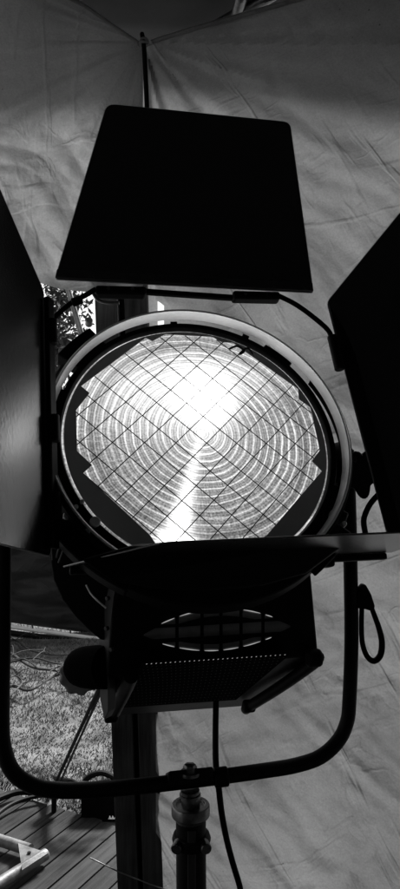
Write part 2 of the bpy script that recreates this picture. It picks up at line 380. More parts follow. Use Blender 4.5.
def folds(px, py, amp=1.0):
    dx, dy = px-TIE[0], py-TIE[1]; r = math.hypot(dx, dy)+1e-3; th = math.atan2(dy, dx)
    # pleats gathered at the tie that run out into the cloth
    f = math.sin(th*17+2.2*noise.noise(Vector((th*3, r*.006, 1))))*.5+math.sin(th*31+1)*.25
    f *= .026*(r/60)*math.exp(-r/135)
    # broad sag and diagonal creases
    q = Vector((px*.0042, py*.0042, 3)); f += .035*noise.noise(q)
    c, s = math.cos(.72), math.sin(.72)
    wq = Vector((px*.008, py*.008, 21)); wx = 45*noise.noise(wq); wy = 45*noise.noise(wq+Vector((9, 4, 2)))
    a, b = (px+wx)*c+(py+wy)*s, -(px+wx)*s+(py+wy)*c
    f += .014*(1-abs(noise.noise(Vector((a*.004, b*.022, 7))))*2)*min(1, r/220)
    f += .006*(1-abs(noise.noise(Vector((a*.009, b*.05, 17))))*2)*min(1, r/260)
    a2, b2 = a*.8-b*.6, a*.6+b*.8
    f += .005*(1-abs(noise.noise(Vector((a2*.010, b2*.045, 37))))*2)*min(1, r/160)*(.5+noise.noise(Vector((px*.01, py*.01, 5))))
    f += .005*noise.noise(Vector((px*.03, py*.03, 9)))+.0018*noise.noise(Vector((px*.09, py*.09, 12)))
    return f*amp
def cloth(name, xs, y0f, y1f, ny, depth, m, label, cat='tarpaulin', amp=1.0, hem=True):
    bm = bmesh.new(); g = []
    for px in xs:
        a, b = y0f(px), y1f(px); col = []
        for j in range(ny+1):
            py = a+(b-a)*j/ny
            col.append(bm.verts.new(P(px, py, depth(px, py)+folds(px, py, amp))))
        g.append(col)
    for i in range(len(g)-1):
        for j in range(ny): bm.faces.new((g[i][j], g[i+1][j], g[i+1][j+1], g[i][j+1]))
    o = obj(name, bm, m, smooth=True)
    s = o.modifiers.new('solid', 'SOLIDIFY'); s.thickness = .0015
    o['label'] = label; o['category'] = cat
    return o, g
M['tarp_r'] = tarp_mat('tarpaulin_right', .22, .38, trans=.15, ang=.8)
M['tarp_l'] = tarp_mat('tarpaulin_left', .33, .50, trans=.16, ang=-.5)
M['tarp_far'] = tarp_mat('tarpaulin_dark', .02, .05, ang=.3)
def lerp(a, b, t): return a+(b-a)*t
def pl(pts, x):
    if x <= pts[0][0]: return pts[0][1]
    for (x0, y0), (x1, y1) in zip(pts, pts[1:]):
        if x <= x1: return lerp(y0, y1, (x-x0)/(x1-x0))
    return pts[-1][1]
NR = 230
# right wall of cloth: from the tie, spreading right, down to the deck
def rt_depth(px, py):
    return lerp(2.36, 1.95, min(1, (px-140)/420)**1.0)+.05*math.exp(-abs(py-45)/60)
def rt_top(px): return pl([(140, 44), (160, 36), (200, 24), (250, 10), (300, -4), (420, -34), (620, -80)], px)
def rt_bot(px):
    d = lerp(2.36, 1.95, min(1, (px-140)/420)); return H0/2 + FPX*math.tan(math.atan(1.5/d)+PITCH) - 2
bm = bmesh.new(); g = []
for i in range(NR+1):
    t = i/NR; col = []
    for j in range(NR+1):
        s = j/NR
        xl = pl([(0, 143), (.08, 146), (.28, 155), (.305, 155.5), (.312, 164), (.34, 164), (.35, 156), (1, 156)], s)
        px = xl+(620-xl)*t
        py = lerp(rt_top(px), rt_bot(px), s)
        col.append(bm.verts.new(P(px, py, rt_depth(px, py)+folds(px, py))))
    g.append(col)
for i in range(NR):
    for j in range(NR): bm.faces.new((g[i][j], g[i+1][j], g[i+1][j+1], g[i][j+1]))
o = obj('tarpaulin', bm, M['tarp_r'], smooth=True)
tag(o, 'tall grey tarpaulin wall hanging right of the wooden post down to the deck', 'tarpaulin')
bm = bmesh.new()
tube(bm, [g[i][0].co if False else P(lerp(143, 620, i/60), rt_top(lerp(143, 620, i/60))+3, rt_depth(lerp(143, 620, i/60), rt_top(lerp(143, 620, i/60)))+folds(lerp(143, 620, i/60), rt_top(lerp(143, 620, i/60)))-.004) for i in range(61)], .007, 8)
obj('hem', bm, M['tarp_r'], o, True)

# left upper cloth, drawn up to the tie like a curtain
def lt_top(px): return pl([(-260, -150), (0, -62), (60, -8), (85, 4), (110, 22), (143, 44)], px)
def lt_bot(px): return pl([(-260, 250), (0, 268), (40, 283), (60, 289), (95, 293), (120, 290), (143, 286)], px)
bm = bmesh.new(); g = []
for i in range(NR+1):
    px = -260+403*i/NR; col = []
    for j in range(NR+1):
        py = lerp(lt_top(px), lt_bot(px), j/NR)
        d = lerp(1.95, 2.22, (px+260)/403)+.05*math.exp(-math.hypot(px-143, py-42)/60)
        col.append(bm.verts.new(P(px, py, d+folds(px, py, 1.0))))
    g.append(col)
for i in range(NR):
    for j in range(NR): bm.faces.new((g[i][j], g[i+1][j], g[i+1][j+1], g[i][j+1]))
o = obj('tarpaulin', bm, M['tarp_l'], smooth=True)
tag(o, 'grey tarpaulin gathered up at its corner, hanging upper left behind the top barn door', 'tarpaulin')
bm = bmesh.new()
tube(bm, [P(x, lt_top(x)+2, lerp(1.95, 2.22, (x+260)/403)+folds(x, lt_top(x)+2)+.05*math.exp(-math.hypot(x-143, lt_top(x)-40)/60)-.003) for x in range(-260, 143, 6)], .006, 8)
obj('hem', bm, M['tarp_l'], o, True)
# far dark sheet behind the grass, over a white tube rail
def fd_bot(px): return 622+(px-8)*.135
bm = bmesh.new(); g = []
for i in range(121):
    px = -160+330*i/120; col = []
    for j in range(61):
        py = lerp(530+ (px)*.08, fd_bot(px), j/60)
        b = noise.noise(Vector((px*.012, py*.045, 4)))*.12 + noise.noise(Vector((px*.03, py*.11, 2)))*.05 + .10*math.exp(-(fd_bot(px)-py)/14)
        col.append(bm.verts.new(P(px, py, 5.9+b)))
    g.append(col)
for i in range(120):
    for j in range(60): bm.faces.new((g[i][j], g[i+1][j], g[i+1][j+1], g[i][j+1]))
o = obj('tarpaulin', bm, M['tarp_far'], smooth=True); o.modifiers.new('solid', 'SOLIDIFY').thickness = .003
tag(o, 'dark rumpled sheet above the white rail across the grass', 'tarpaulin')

# white rail under it
def railpt(px, dy=0): return P(px, fd_bot(px)+6+dy, 5.75)
rt = empty('tent_rail', railpt(8), 'white tube rail with thin hangers above the grass, under the dark sheet', 'rail')
for dy, r_, m_, nm in ((-1.5, .016, 'white', 'upper_tube'), (4.5, .024, 'black', 'middle_tube'), (11, .022, 'white', 'lower_tube')):
    bm = bmesh.new(); cyl(bm, railpt(-160, dy), railpt(170, dy), r_, 14); obj(nm, bm, M[m_], rt, True)
for px in (-60, -10, 32, 70, 112):
    bm = bmesh.new(); tube(bm, [railpt(px, -7), railpt(px+2, 6), railpt(px+2, 22)], .008, 8); obj('clip', bm, M['dullsteel'], rt, True)
for px in (35, 73, -30):
    a = railpt(px, 13); bm = bmesh.new(); cyl(bm, a, Vector((a.x, a.y, -.02)), .007, 8); obj('leg', bm, M['white'], rt, True)

# bare branches and cables lying on the grass
def gpt(px, py, z=.02): return deckpt(px, py, z)
M['twig'] = mat('bare_twig', .015, .04, rough=.8, scale=30)
tw = [([(-20, 640), (8, 652), (20, 660), (35, 668), (60, 672), (95, 690)], .014, 'dark branch lying highest on the grass, left end'),
      ([(-20, 668), (10, 662), (35, 658), (60, 664), (90, 660)], .010, 'slender branch running level across the grass under the rail'),
      ([(-10, 690), (12, 686), (30, 690), (55, 676), (80, 672)], .012, 'kinked branch beside the black connector'),
      ([(-5, 645), (15, 640), (30, 650), (62, 655), (95, 648)], .010, 'thin branch nearest the white rail'),
      ([(5, 700), (18, 688), (22, 682), (16, 676), (4, 680)], .007, 'hooked twig end against the yoke arm')]
for pts, r, lb in tw:
    pts3 = curve([gpt(x, y, .03+.05*random.random()) for x, y in pts], 6)
    bm = bmesh.new(); tube(bm, pts3, [r*(1-.6*i/len(pts3)) for i in range(len(pts3))], 7)
    for k in range(4):
        i = random.randrange(3, len(pts3)-3); a = pts3[i]; b = a+Vector((random.uniform(-.3, .3), random.uniform(-.25, .3), .03))
        tube(bm, curve([a, a.lerp(b, .5)+Vector((0, .04, .03)), b], 4), r*.35, 5)
    tag(obj('fallen_branch', bm, M['twig'], None, True, base=pts3[0]), lb, 'branch', 'branches lying on the grass')

# ================================================================ WOODEN POST
M['postwood'] = wood('dark_post_wood', .015, .07, None)
def leanpt(px_top, px_bot, py, d): return P(lerp(px_top, px_bot, (py-40)/(900-40)), py, d)
pb_ = leanpt(104, 142, 903, 2.34)
post = empty('wooden_post', Vector((pb_.x, pb_.y, 0)), 'dark timber post of two boards with a gap, standing behind the lamp', 'post')
for (t0, b0, t1, b1) in ((86, 118, 110, 139), (116, 143.5, 141, 163)):
    bm = bmesh.new()
    pts = [P(b0, 905, 2.32), P(b1, 905, 2.32), P(t1+4.6, 235, 2.40), P(t0+6, 235, 2.40)]
    prism(bm, pts, Vector((.004, .05, 0)))
    bevel(obj('board', bm, M['postwood'], post), .003)
bm = bmesh.new(); prism(bm, [P(137, 905, 2.36), P(146, 905, 2.36), P(123, 235, 2.45), P(113, 235, 2.45)], Vector((0, .03, 0)))
obj('spacer', bm, M['matt'], post)
# thin wire crossing the post's foot
bm = bmesh.new(); tube(bm, [P(90, 858, 2.29), P(118, 871.5, 2.28), P(149, 884, 2.28), P(175, 893, 2.3)], .0022, 6)
tag(obj('thin_wire', bm, M['steel'], None, True), 'thin pale wire slanting across the foot of the timber post', 'wire')
# bright slit next to the post: edge strip of a far white panel
# cord from the tie
bm = bmesh.new(); tube(bm, curve([P(142, 34, 2.2), P(144, 48, 2.17), P(145.5, 75, 2.16), P(147, 112, 2.16), P(147.5, 150, 2.16)], 5), .0075, 8)
tag(obj('tie_cord', bm, M['rubber'], None, True), 'black cord hanging from the knot where the two tarpaulins meet', 'cord')
bm = bmesh.new()
for a in (0, 1.1, 2.2): lathe(bm, P(144, 42, 2.175), Vector((1, 0, 0)), Vector((0, math.sin(a), math.cos(a))), Vector((0, math.cos(a), -math.sin(a))), [(.012+.004*math.cos(t), .004*math.sin(t)) for t in [k*PI/4 for k in range(8)]], 20)
tag(obj('cloth_knot', bm, M['tarp_r'], None, True, base=P(144, 42, 2.175)), 'grey rolled knot gathering the tarpaulin corners at the top', 'knot')

# tent roof over the deck; unseen rear and side walls added to block skylight
M['sidecloth'] = mat('blocker_canvas', .35, .45, rough=.8, scale=3, bump=.3, bscale=6)
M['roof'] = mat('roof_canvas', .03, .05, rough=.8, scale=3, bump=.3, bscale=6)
tent = empty('tent_roof', Vector((0, -.2, 3.3)), 'dark tent roof overhead, its underside and beams showing in the gap above the tarpaulins', 'tent roof')
bm = bmesh.new(); g = []
for i in range(81):
    x = -2.6+5.6*i/80; ye = 1.75+.93*max(0, 1-max(0, abs(x+.1)-.45)/.35) if x < -.1 and x > -.9 else (2.68 if x >= -.1 else 1.75); g.append([bm.verts.new(Vector((x, -3+(ye+3)*j/40, 3.12+.03*noise.noise(Vector((x*1.5, j*.2, 0)))-.05*math.sin(PI*j/20)**2))) for j in range(41)])  # front edge drawn to place the roof's shadow on the cloth
for i in range(80):
    for j in range(40): bm.faces.new((g[i][j], g[i+1][j], g[i+1][j+1], g[i][j+1]))
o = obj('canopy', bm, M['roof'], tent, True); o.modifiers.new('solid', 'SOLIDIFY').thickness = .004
for (x0, y0, x1, y1) in ((-2.6, 2.60, 3, 2.56), (-.62, 1.0, -.5, 2.6), (-.15, 2.6, .9, 1.6), (.25, 1.2, .1, 2.6)):
    bm = bmesh.new(); cyl(bm, Vector((x0, y0, 3.03)), Vector((x1, y1, 3.03)), .022, 10); obj('beam', bm, M['dullsteel'], tent, True)
bm = bmesh.new(); prism(bm, [Vector((-2.6, -3, 3.1)), Vector((3, -3, 3.1)), Vector((3, -3, 0)), Vector((-2.6, -3, 0))], Vector((0, .004, 0))); obj('rear_blocker', bm, M['sidecloth'], tent)
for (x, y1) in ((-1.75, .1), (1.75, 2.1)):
    bm = bmesh.new(); prism(bm, [Vector((x, -3, 3.1)), Vector((x, y1, 3.1)), Vector((x, y1, 0)), Vector((x, -3, 0))], Vector((.004, 0, 0))); obj('side_blocker', bm, M['sidecloth'], tent)
# dark canopy frame and tree seen through the gap above
M['leaf'] = mat('dark_leaves', .02, .06, rough=.7, scale=6)
M['bark'] = mat('bark', .02, .05, rough=.9, scale=12, bump=.5)
def tree(base, h, spread, label, n=9000, leaf=.05, zmin=.25, group=None):
    t = empty('tree', base, label, 'tree', group)
    bm = bmesh.new(); tube(bm, [base, base+Vector((.05, 0, h*.35)), base+Vector((-.04, .05, h*.7)), base+Vector((0, 0, h*.95))], [.11, .08, .045, .015], 9)
    limbs = []
    for k in range(11):
        z = h*random.uniform(.25, .85); a = random.uniform(0, 2*PI); L = spread*random.uniform(.5, .95)
        e = base+Vector((math.cos(a)*L, math.sin(a)*L, z+h*.14)); limbs.append((base+Vector((0, 0, z)), e))
        tube(bm, curve([base+Vector((0, 0, z)), (base+Vector((0, 0, z))).lerp(e, .5)+Vector((0, 0, -.05)), e], 4), [.035*(1-.8*i/8) for i in range(9)], 6)
    obj('trunk', bm, M['bark'], t, True)
    bm = bmesh.new()
    for i in range(n):
        a, e = random.choice(limbs); q = random.random()**.6
        c = a.lerp(e, .3+.8*q)+Vector((random.gauss(0, 1), random.gauss(0, 1), random.gauss(0, 1)))*spread*.17
        d = Vector((random.gauss(0, 1), random.gauss(0, 1), random.gauss(0, 1))).normalized(); s = d.orthogonal().normalized()
        l = leaf*random.uniform(.6, 1.3)
        bm.faces.new([bm.verts.new(c-d*l), bm.verts.new(c+s*l*.4), bm.verts.new(c+d*l), bm.verts.new(c-s*l*.4)])
    obj('crown', bm, M['leaf'], t)
    return t
tree(Vector((-2.25, 8.6, -.02)), 4.4, 1.0, 'small tree beyond the rail, left of the timber post', n=9000, leaf=.055)
a, b = P(60, 262, 3.0), P(82, 336, 3.0); gd = (b-a); gb = a+gd*((a.z+.02)/(-gd.z))
bm = bmesh.new(); cyl(bm, a-gd*.8, gb, .012, 10); tag(obj('leaning_pole', bm, M['dullsteel'], None, True, base=gb), 'thin dark leaning pole against the bright sky, left of the timber post', 'pole')
bm = bmesh.new(); g = []
for i in range(13):
    g.append([])
    for j in range(81):
        px = 138+(20.5+ .8*math.sin(j*.2))*i/12; py = 60+(H0-60)*j/80
        g[-1].append(bm.verts.new(P(px, py, 2.42+folds(px, py, .5))))
for i in range(12):
    for j in range(80): bm.faces.new((g[i][j], g[i+1][j], g[i+1][j+1], g[i][j+1]))
o = obj('tarpaulin', bm, M['tarp_r'], None, True)
tag(o, 'narrow strip of grey tarpaulin beside the right edge of the timber post', 'tarpaulin')

# ================================================================ TRIPOD STAND, BRACE, BOX, FRAME ON DECK
sx = 191.5; SD = 1.52
top = P(189, 775, SD); stand_base = Vector((P(192, 889, SD).x, P(192, 889, SD).y, 0))
stand = empty('light_stand', stand_base, 'heavy black lamp stand with a ringed collar holding up the lamp yoke', 'stand')
Z = Vector((0, 0, 1)); Xv = Vector((1, 0, 0)); Yv = Vector((0, 1, 0))
def sp(py): return P(lerp(189.5, 193, (py-770)/120), py, SD)
def pxr(w, d=SD): return w/2*d/FPX
bm = bmesh.new()
zt = sp(812)
pb0 = Vector((stand_base.x+.002, stand_base.y, .05))
cyl(bm, sp(815), pb0, pxr(30), 24); bevel(obj('column', bm, M['black'], stand, True), .002)
bm = bmesh.new(); box(bm, sp(850)+Vector((.0, -pxr(30), -.1)), Xv, Yv, Z, pxr(8)*2, .01, .32); bevel(obj('key_rail', bm, M['darkgrey'], stand), .002)
bm = bmesh.new(); lathe(bm, sp(809), Xv, Yv, Z, [(0, .006), (pxr(28), .006), (pxr(30), .011), (pxr(37), .011), (pxr(38.5), .008), (pxr(38.5), -.012), (pxr(36), -.015), (pxr(31), -.016), (pxr(29), -.026), (0, -.026)], 36); bevel(obj('collar', bm, M['dullsteel'], stand, True), .001)
bm = bmesh.new(); lathe(bm, sp(823), Xv, Yv, Z, [(0, .012), (pxr(26), .012), (pxr(30), .004), (pxr(30), -.006), (pxr(26), -.014), (0, -.014)], 6); obj('clamp_nut', bm, M['dullsteel'], stand, True)
bm = bmesh.new(); lathe(bm, sp(838)+Vector((0, 0, 0)), Xv, Yv, Z, [(0, .012), (pxr(36), .010), (pxr(39), 0), (pxr(36), -.014), (0, -.018)], 30); obj('lower_collar', bm, M['black'], stand, True)
for s in (-1, 1):
    bm = bmesh.new(); cyl(bm, sp(838)+Vector((s*pxr(24), -.02, 0)), sp(838)+Vector((s*pxr(30), -.042, -.002)), .012, 16); bevel(obj('lug', bm, M['dullsteel'], stand, True), .002)
bm = bmesh.new(); cyl(bm, sp(812), sp(790), pxr(19), 20); lathe(bm, sp(795), Xv, Yv, Z, [(pxr(18), .004), (pxr(21.5), .003), (pxr(21.5), -.003), (pxr(18), -.004)], 24); obj('spigot', bm, M['dullsteel'], stand, True)
for k in range(3):
    a = math.radians(100+120*k); e = Vector((stand_base.x+math.cos(a)*.5, stand_base.y+math.sin(a)*.5, .02))
    bm = bmesh.new(); cyl(bm, Vector((stand_base.x, stand_base.y, .42)), e, .014, 10); l = obj('leg', bm, M['black'], stand, True)
    bm = bmesh.new(); cyl(bm, e+Vector((0, 0, -.02)), e+Vector((0, 0, .03)), .025, 12); obj('foot', bm, M['rubber'], l, True)

# slanting guy strut seen left of the post
a = P(101, 684, 1.9); b = P(54, 786, 2.9)
gy = empty('brace_strut', b, 'thin black twin rod slanting down over the grass behind the yoke', 'strut')
bm = bmesh.new(); cyl(bm, a, b, .006, 10); obj('rod', bm, M['black'], gy, True)
bm = bmesh.new(); cyl(bm, a+Vector((.010, 0, 0)), b+Vector((.018, 0, .0)), .004, 10); obj('rod', bm, M['darkgrey'], gy, True)
bm = bmesh.new(); box(bm, b+Vector((.01, 0, -.02)), Xv, Yv, Z, .07, .04, .05); cyl(bm, b, Vector((b.x, b.y, 0)), .012, 8); bevel(obj('foot_clamp', bm, M['black'], gy), .004)

# black equipment case with cable heaps between deck edge and post
c0 = P(101, 805, 2.85)
eb = empty('equipment_case', Vector((c0.x, c0.y, -.02)), 'black equipment case in shade beside the post at the deck edge', 'case')
bm = bmesh.new(); ctop = P(100, 792, 2.85).z
box(bm, Vector((c0.x, c0.y+.05, (ctop-.02)/2)), Xv, Yv, Z, .17, .10, ctop+.02); bevel(obj('shell', bm, M['flat'], eb), .01)
bm = bmesh.new(); tube(bm, curve([P(83, 784, 2.84), P(90, 776, 2.84), P(102, 773, 2.84), P(113, 778, 2.84), P(114, 786, 2.84)], 5), .012, 8); obj('handle', bm, M['matt'], eb, True)
bm = bmesh.new()
for k in range(3):
    q = P(109.5+k*2.8, 817.5, 2.74); prism(bm, [q+Vector((-.006, 0, -.007)), q+Vector((.005, 0, -.007)), q+Vector((.001, 0, .007))], Vector((0, .002, 0)))
obj('mark', bm, M['white'], eb)
cb = [([(-30, 812), (0, 798), (20, 792), (45, 793), (75, 789), (112, 786)], .014, 'thick black cable running along the deck edge to the case'),
      ([(55, 778), (70, 781), (88, 784), (110, 781)], .010, 'black cable passing over the top of the case'),
      ([(-20, 835), (0, 812), (22, 800), (50, 794)], .009, 'thin black cable trailing onto the deck boards at left')]
for pts, r, lb in cb:
    bm = bmesh.new(); ps = [deckpt(x, y, .03) if x < 60 else P(x, y, 2.78) for x, y in pts]
    tube(bm, curve(ps, 6), r, 8); tag(obj('cable', bm, M['rubber'], None, True, base=ps[0]), lb, 'cable', 'cables by the deck edge')
# small fittings on deck edge
fr = empty('aluminium_frame', deckpt(44, 850, .03), 'pale aluminium tube frame corner with gusset lying on the deck', 'frame')
def fp(px, py, z=.035): return deckpt(px, py, z)
bm = bmesh.new(); cyl(bm, fp(-45, 826), fp(30, 850), .021, 16); obj('tube', bm, M['alu'], fr, True)
bm = bmesh.new(); cyl(bm, fp(-32, 903), fp(46, 854), .021, 16); bevel(obj('tube', bm, M['alu'], fr, True), .003)
bm = bmesh.new(); prism(bm, [fp(18, 843, .055), fp(48, 853, .055), fp(22, 870, .055)], Vector((0, 0, -.006))); gs = obj('gusset_plate', bm, M['alu'], fr)
bm = bmesh.new(); q = fp(29, 853, .0575); cyl(bm, q, q+Vector((0, 0, .003)), .007, 12); obj('bolt', bm, M['matt'], gs, True)

# ================================================================ THE LAMP
YAW = math.radians(13); TILT = math.radians(28)
s_, c_ = math.sin(YAW), math.cos(YAW)
LX = Vector((c_, s_, 0)); LN = Vector((s_*math.cos(TILT), -c_*math.cos(TILT), math.sin(TILT))); LU = LN.cross(LX).normalized()
L0 = P(199, 440, 1.32)
def LP(x, u, n=0.): return L0+LX*x+LU*u+LN*n
R = .262
lamp = empty('film_light', P(189, 768, 1.52), 'large black film light, lens lit, on a yoke with four barn doors open', 'film light')
# --- lens with stepped profile, UV = position on the disc
bm = bmesh.new(); prof = []
nst = 34
for k in range(nst):
    r0 = (R-.0012)*(k/nst); r1 = (R-.0012)*((k+1)/nst)
    prof += [(r0+1e-5, +.003+.0008), (r1-3e-4, +.003-.0008)]
seg = 128
rings = []
for i in range(seg):
    a = 2*PI*i/seg; rings.append([bm.verts.new(LP(math.cos(a)*r, math.sin(a)*r, z)) for r, z in prof])
for i in range(seg):
    p, q = rings[i], rings[(i+1) % seg]
    for k in range(len(prof)-1): bm.faces.new((p[k], q[k], q[k+1], p[k+1]))
uvl = bm.loops.layers.uv.new('UVMap')
for f in bm.faces:
    for l in f.loops:
        d = l.vert.co-L0; l[uvl].uv = (d.dot(LX)/R, d.dot(LU)/R)
obj('lens', bm, M['lens'], lamp, True)
# --- guard: stepped sheet opening + crossed wires
poly_px = [(76,410),(89.5,393),(81,386),(143,333),(152.5,341),(164,331),(213,332),(222,342),(235,337),(302,387),(299,399),(315,406),(320,450),(312,461),(322,471),(267,535),(245,548),(225,540),(208,556),(190,545),(165,558),(150,535),(83,473),(92,465),(77,451)]
GN = .006
G0 = LP(0, 0, GN)
def onl(px, py):
    q = hit(px, py, G0, LN)-L0; return (q.dot(LX), q.dot(LU))
poly = [onl(x, y) for x, y in poly_px]
# snap inside the rim
poly = [(x*min(1, .2535/math.hypot(x, u)), u*min(1, .2535/math.hypot(x, u))) for x, u in poly]
RM = .2565
outer = [(RM*math.cos(2*PI*k/120), RM*math.sin(2*PI*k/120)) for k in range(120)]
allp = outer+poly
tris = tessellate_polygon([[Vector((x, u, 0)) for x, u in outer], [Vector((x, u, 0)) for x, u in poly]])
bm = bmesh.new(); va = [bm.verts.new(LP(x, u, GN)) for x, u in allp]; vb = [bm.verts.new(LP(x, u, GN-.0015)) for x, u in allp]
for t in tris:
    bm.faces.new([va[i] for i in t]); bm.faces.new([vb[i] for i in t][::-1])
n0, n1 = len(outer), len(poly)
for i in range(n0): bm.faces.new((va[i], va[(i+1) % n0], vb[(i+1) % n0], vb[i]))
for i in range(n1): j = n0+i; k = n0+(i+1) % n1; bm.faces.new((va[j], vb[j], vb[k], va[k]))
guard = obj('guard_sheet', bm, M['mask'], lamp)
bm = bmesh.new(); pitch = .0425*math.sqrt(2)
def clipline(p, d):
    ts = []
    for i in range(n1):
        a, b = poly[i], poly[(i+1) % n1]
        ex, ey = b[0]-a[0], b[1]-a[1]; dn = d[0]*ey-d[1]*ex
        if abs(dn) < 1e-9: continue
        t = ((a[0]-p[0])*ey-(a[1]-p[1])*ex)/dn; s = ((a[0]-p[0])*d[1]-(a[1]-p[1])*d[0])/dn
        if 0 <= s < 1: ts.append(t)
    ts.sort(); return [(ts[i], ts[i+1]) for i in range(0, len(ts)-1, 2)]
cB = poly[2][1]-poly[2][0]; cA = poly[22][1]+poly[22][0]
for fam, c0_ in ((1, cB), (-1, cA)):
    for k in range(-10, 14):
        c = c0_ + (-fam*0 + k)*pitch + (pitch*.5 if False else 0)
        p = (0, c); d = (1/math.sqrt(2), fam/math.sqrt(2))
        for t0, t1 in clipline(p, d):
            if t1-t0 < .01: continue
            x0, u0 = p[0]+d[0]*t0, p[1]+d[1]*t0; x1, u1 = p[0]+d[0]*t1, p[1]+d[1]*t1
            n = GN+.002*fam
            cyl(bm, LP(x0, u0, n), LP(x1, u1, n), .00105, 5)
obj('wire_guard', bm, M['wire'], lamp)
# dark squiggle standing in for the bulb's reflection in the lens
bm = bmesh.new()
tube(bm, curve([LP(*onl(x, y), .016) for x, y in ((228, 352), (236, 349), (243, 354), (238, 357), (246, 351), (252, 358))], 5), .0024, 6)
obj('dark_reflection', bm, M['wire'], lamp, True)
# --- black retaining ring
bm = bmesh.new(); lathe(bm, L0, LX, LU, LN, [(.2612, -.02), (.2612, .006), (.264, .012), (.2745, .012), (.2755, .008), (.2755, -.03)], 128); obj('lens_ring', bm, M['black'], lamp, True)
bm = bmesh.new(); lathe(bm, L0, LX, LU, LN, [(.2785, -.004), (.2785, -.001), (.2800, -.001), (.2800, -.004)], 128); obj('trim_ring', bm, M['steel'], lamp, True)
# --- pale accessory ring standing off in front
FC = LP(0.001, -.004, .030)
bm = bmesh.new(); lathe(bm, FC, LX, LU, LN, [(.2805, -.008), (.2868, .012), (.2890, .0135), (.2915, .012), (.2915, .008), (.2830, -.010)], 144); obj('accessory_ring', bm, M['ring'], lamp, True)
bm = bmesh.new(); lathe(bm, LP(0, -.004, .0), LX, LU, LN, [(.2945, .036), (.2985, .034), (.2985, -.01), (.2945, -.01)], 120, math.radians(150), math.radians(390)); obj('outer_band', bm, M['black'], lamp, True)
# brackets at four corners with bolts
def bracket(ang, span, r0, r1, n0, n1, mt='black'):
    bm = bmesh.new(); lathe(bm, L0, LX, LU, LN, [(r0, n0), (r0, n1), (r1, n1), (r1, n0)], 10, math.radians(ang-span/2), math.radians(ang+span/2))
    return bevel(obj('ring_bracket', bm, M[mt], lamp, True), .003)
for a, sp_, r1 in ((137, 17, .325), (47, 14, .292), (-28, 12, .305), (-46, 18, .335), (-133, 30, .335), (95, 3, .287), (170, 24, .30), (63, 3, .29), (180+22, 30, .30)):
    b_ = bracket(a, sp_, .270, r1, -.022, .004 if a in (47, 95, 63) else .012)
for (px, py, r) in ((89, 321, .0075), (75, 360, .006), (95, 522, .0095), (87, 532, .0055), (67, 516, .007), (334, 514, .008), (344, 524, .005), (76, 507, .004), (82, 502, .004)):
    q = hit(px, py, LP(0, 0, .014), LN); bm = bmesh.new(); cyl(bm, q-LN*.012, q+LN*.004, r, 18); bevel(obj('bolt', bm, M['bolt'], lamp, True), .0015)
# --- drum behind the lens
bm = bmesh.new(); lathe(bm, L0, LX, LU, LN, [(.001, -.03), (.272, -.03), (.272, -.20), (.262, -.30), (.23, -.36), (.001, -.37)], 72, closedprof=False); bevel(obj('housing_drum', bm, M['black'], lamp, True), .002)
for n in (-.14, -.18, -.22, -.26):
    bm = bmesh.new(); lathe(bm, L0, LX, LU, LN, [(.268, n), (.275, n-.004), (.275, n-.012), (.268, n-.016)], 72); obj('cooling_fin', bm, M['black'], lamp, True)
# side cheek lower left (rounded)
def cheek(pts, d, th, name='side_cheek', m='black', r=.0):
    q = [P(x, y, dd) for (x, y, dd) in [(a[0], a[1], d if len(a) < 3 else a[2]) for a in pts]]
    bm = bmesh.new(); prism(bm, q, th); return bevel(obj(name, bm, M[m], lamp, False), .004, 3)
cheek([(50, 470), (48, 520), (48.5, 552), (53, 580), (62, 600), (75, 617), (88, 630), (100, 640), (140, 640), (140, 470)], 1.30, Vector((.03, .12, -.02)))
# body between the drum and box
F = dict(tl=P(116, 556, 1.25), tr=P(309, 548, 1.31), br=P(319, 655, 1.33), bl=P(106, 676, 1.27), Btl=P(112, 556, 1.62), Btr=P(262, 560, 1.70), Bbr=P(249, 706, 1.74), Bbl=P(112, 716, 1.62))
M['body'] = mat('body_paint', .004, .007, rough=.42, scale=30, bump=.06, bscale=420, rvar=.06, spec=.12)
bm = bmesh.new(); hexa(bm, [F[k] for k in ('tl', 'tr', 'br', 'bl', 'Btl', 'Btr', 'Bbr', 'Bbl')]); bevel(obj('housing', bm, M['body'], lamp), .006, 3)
nf = (F['tr']-F['tl']).cross(F['bl']-F['tl']).normalized(); nf = nf if nf.y < 0 else -nf
nb = (F['bbr' if 0 else 'br']-F['bl']).cross(F['Bbl']-F['bl']).normalized(); nb = nb if nb.z < 0 else -nb
def face(px, py, off=0.): return hit(px, py, (F['tl']+F['bl']+F['br']+F['tr'])/4+nf*off, nf)
def bot(px, py, off=0.):  return hit(px, py, (F['bl']+F['br']+F['Bbl']+F['Bbr'])/4+nb*off, nb)
# horizontal curved ribs on the face
for (pts, r) in (([(112, 575), (160, 584), (215, 583), (262, 574), (304, 560)], .0022), ([(150, 566), (200, 570), (250, 566), (290, 556)], .0018)):
    bm = bmesh.new(); tube(bm, curve([face(x, y, .001) for x, y in pts], 6), r, 8); obj('seam', bm, M['darkgrey'], lamp, True)  # lighter grey puts an edge highlight into the ribs' colour
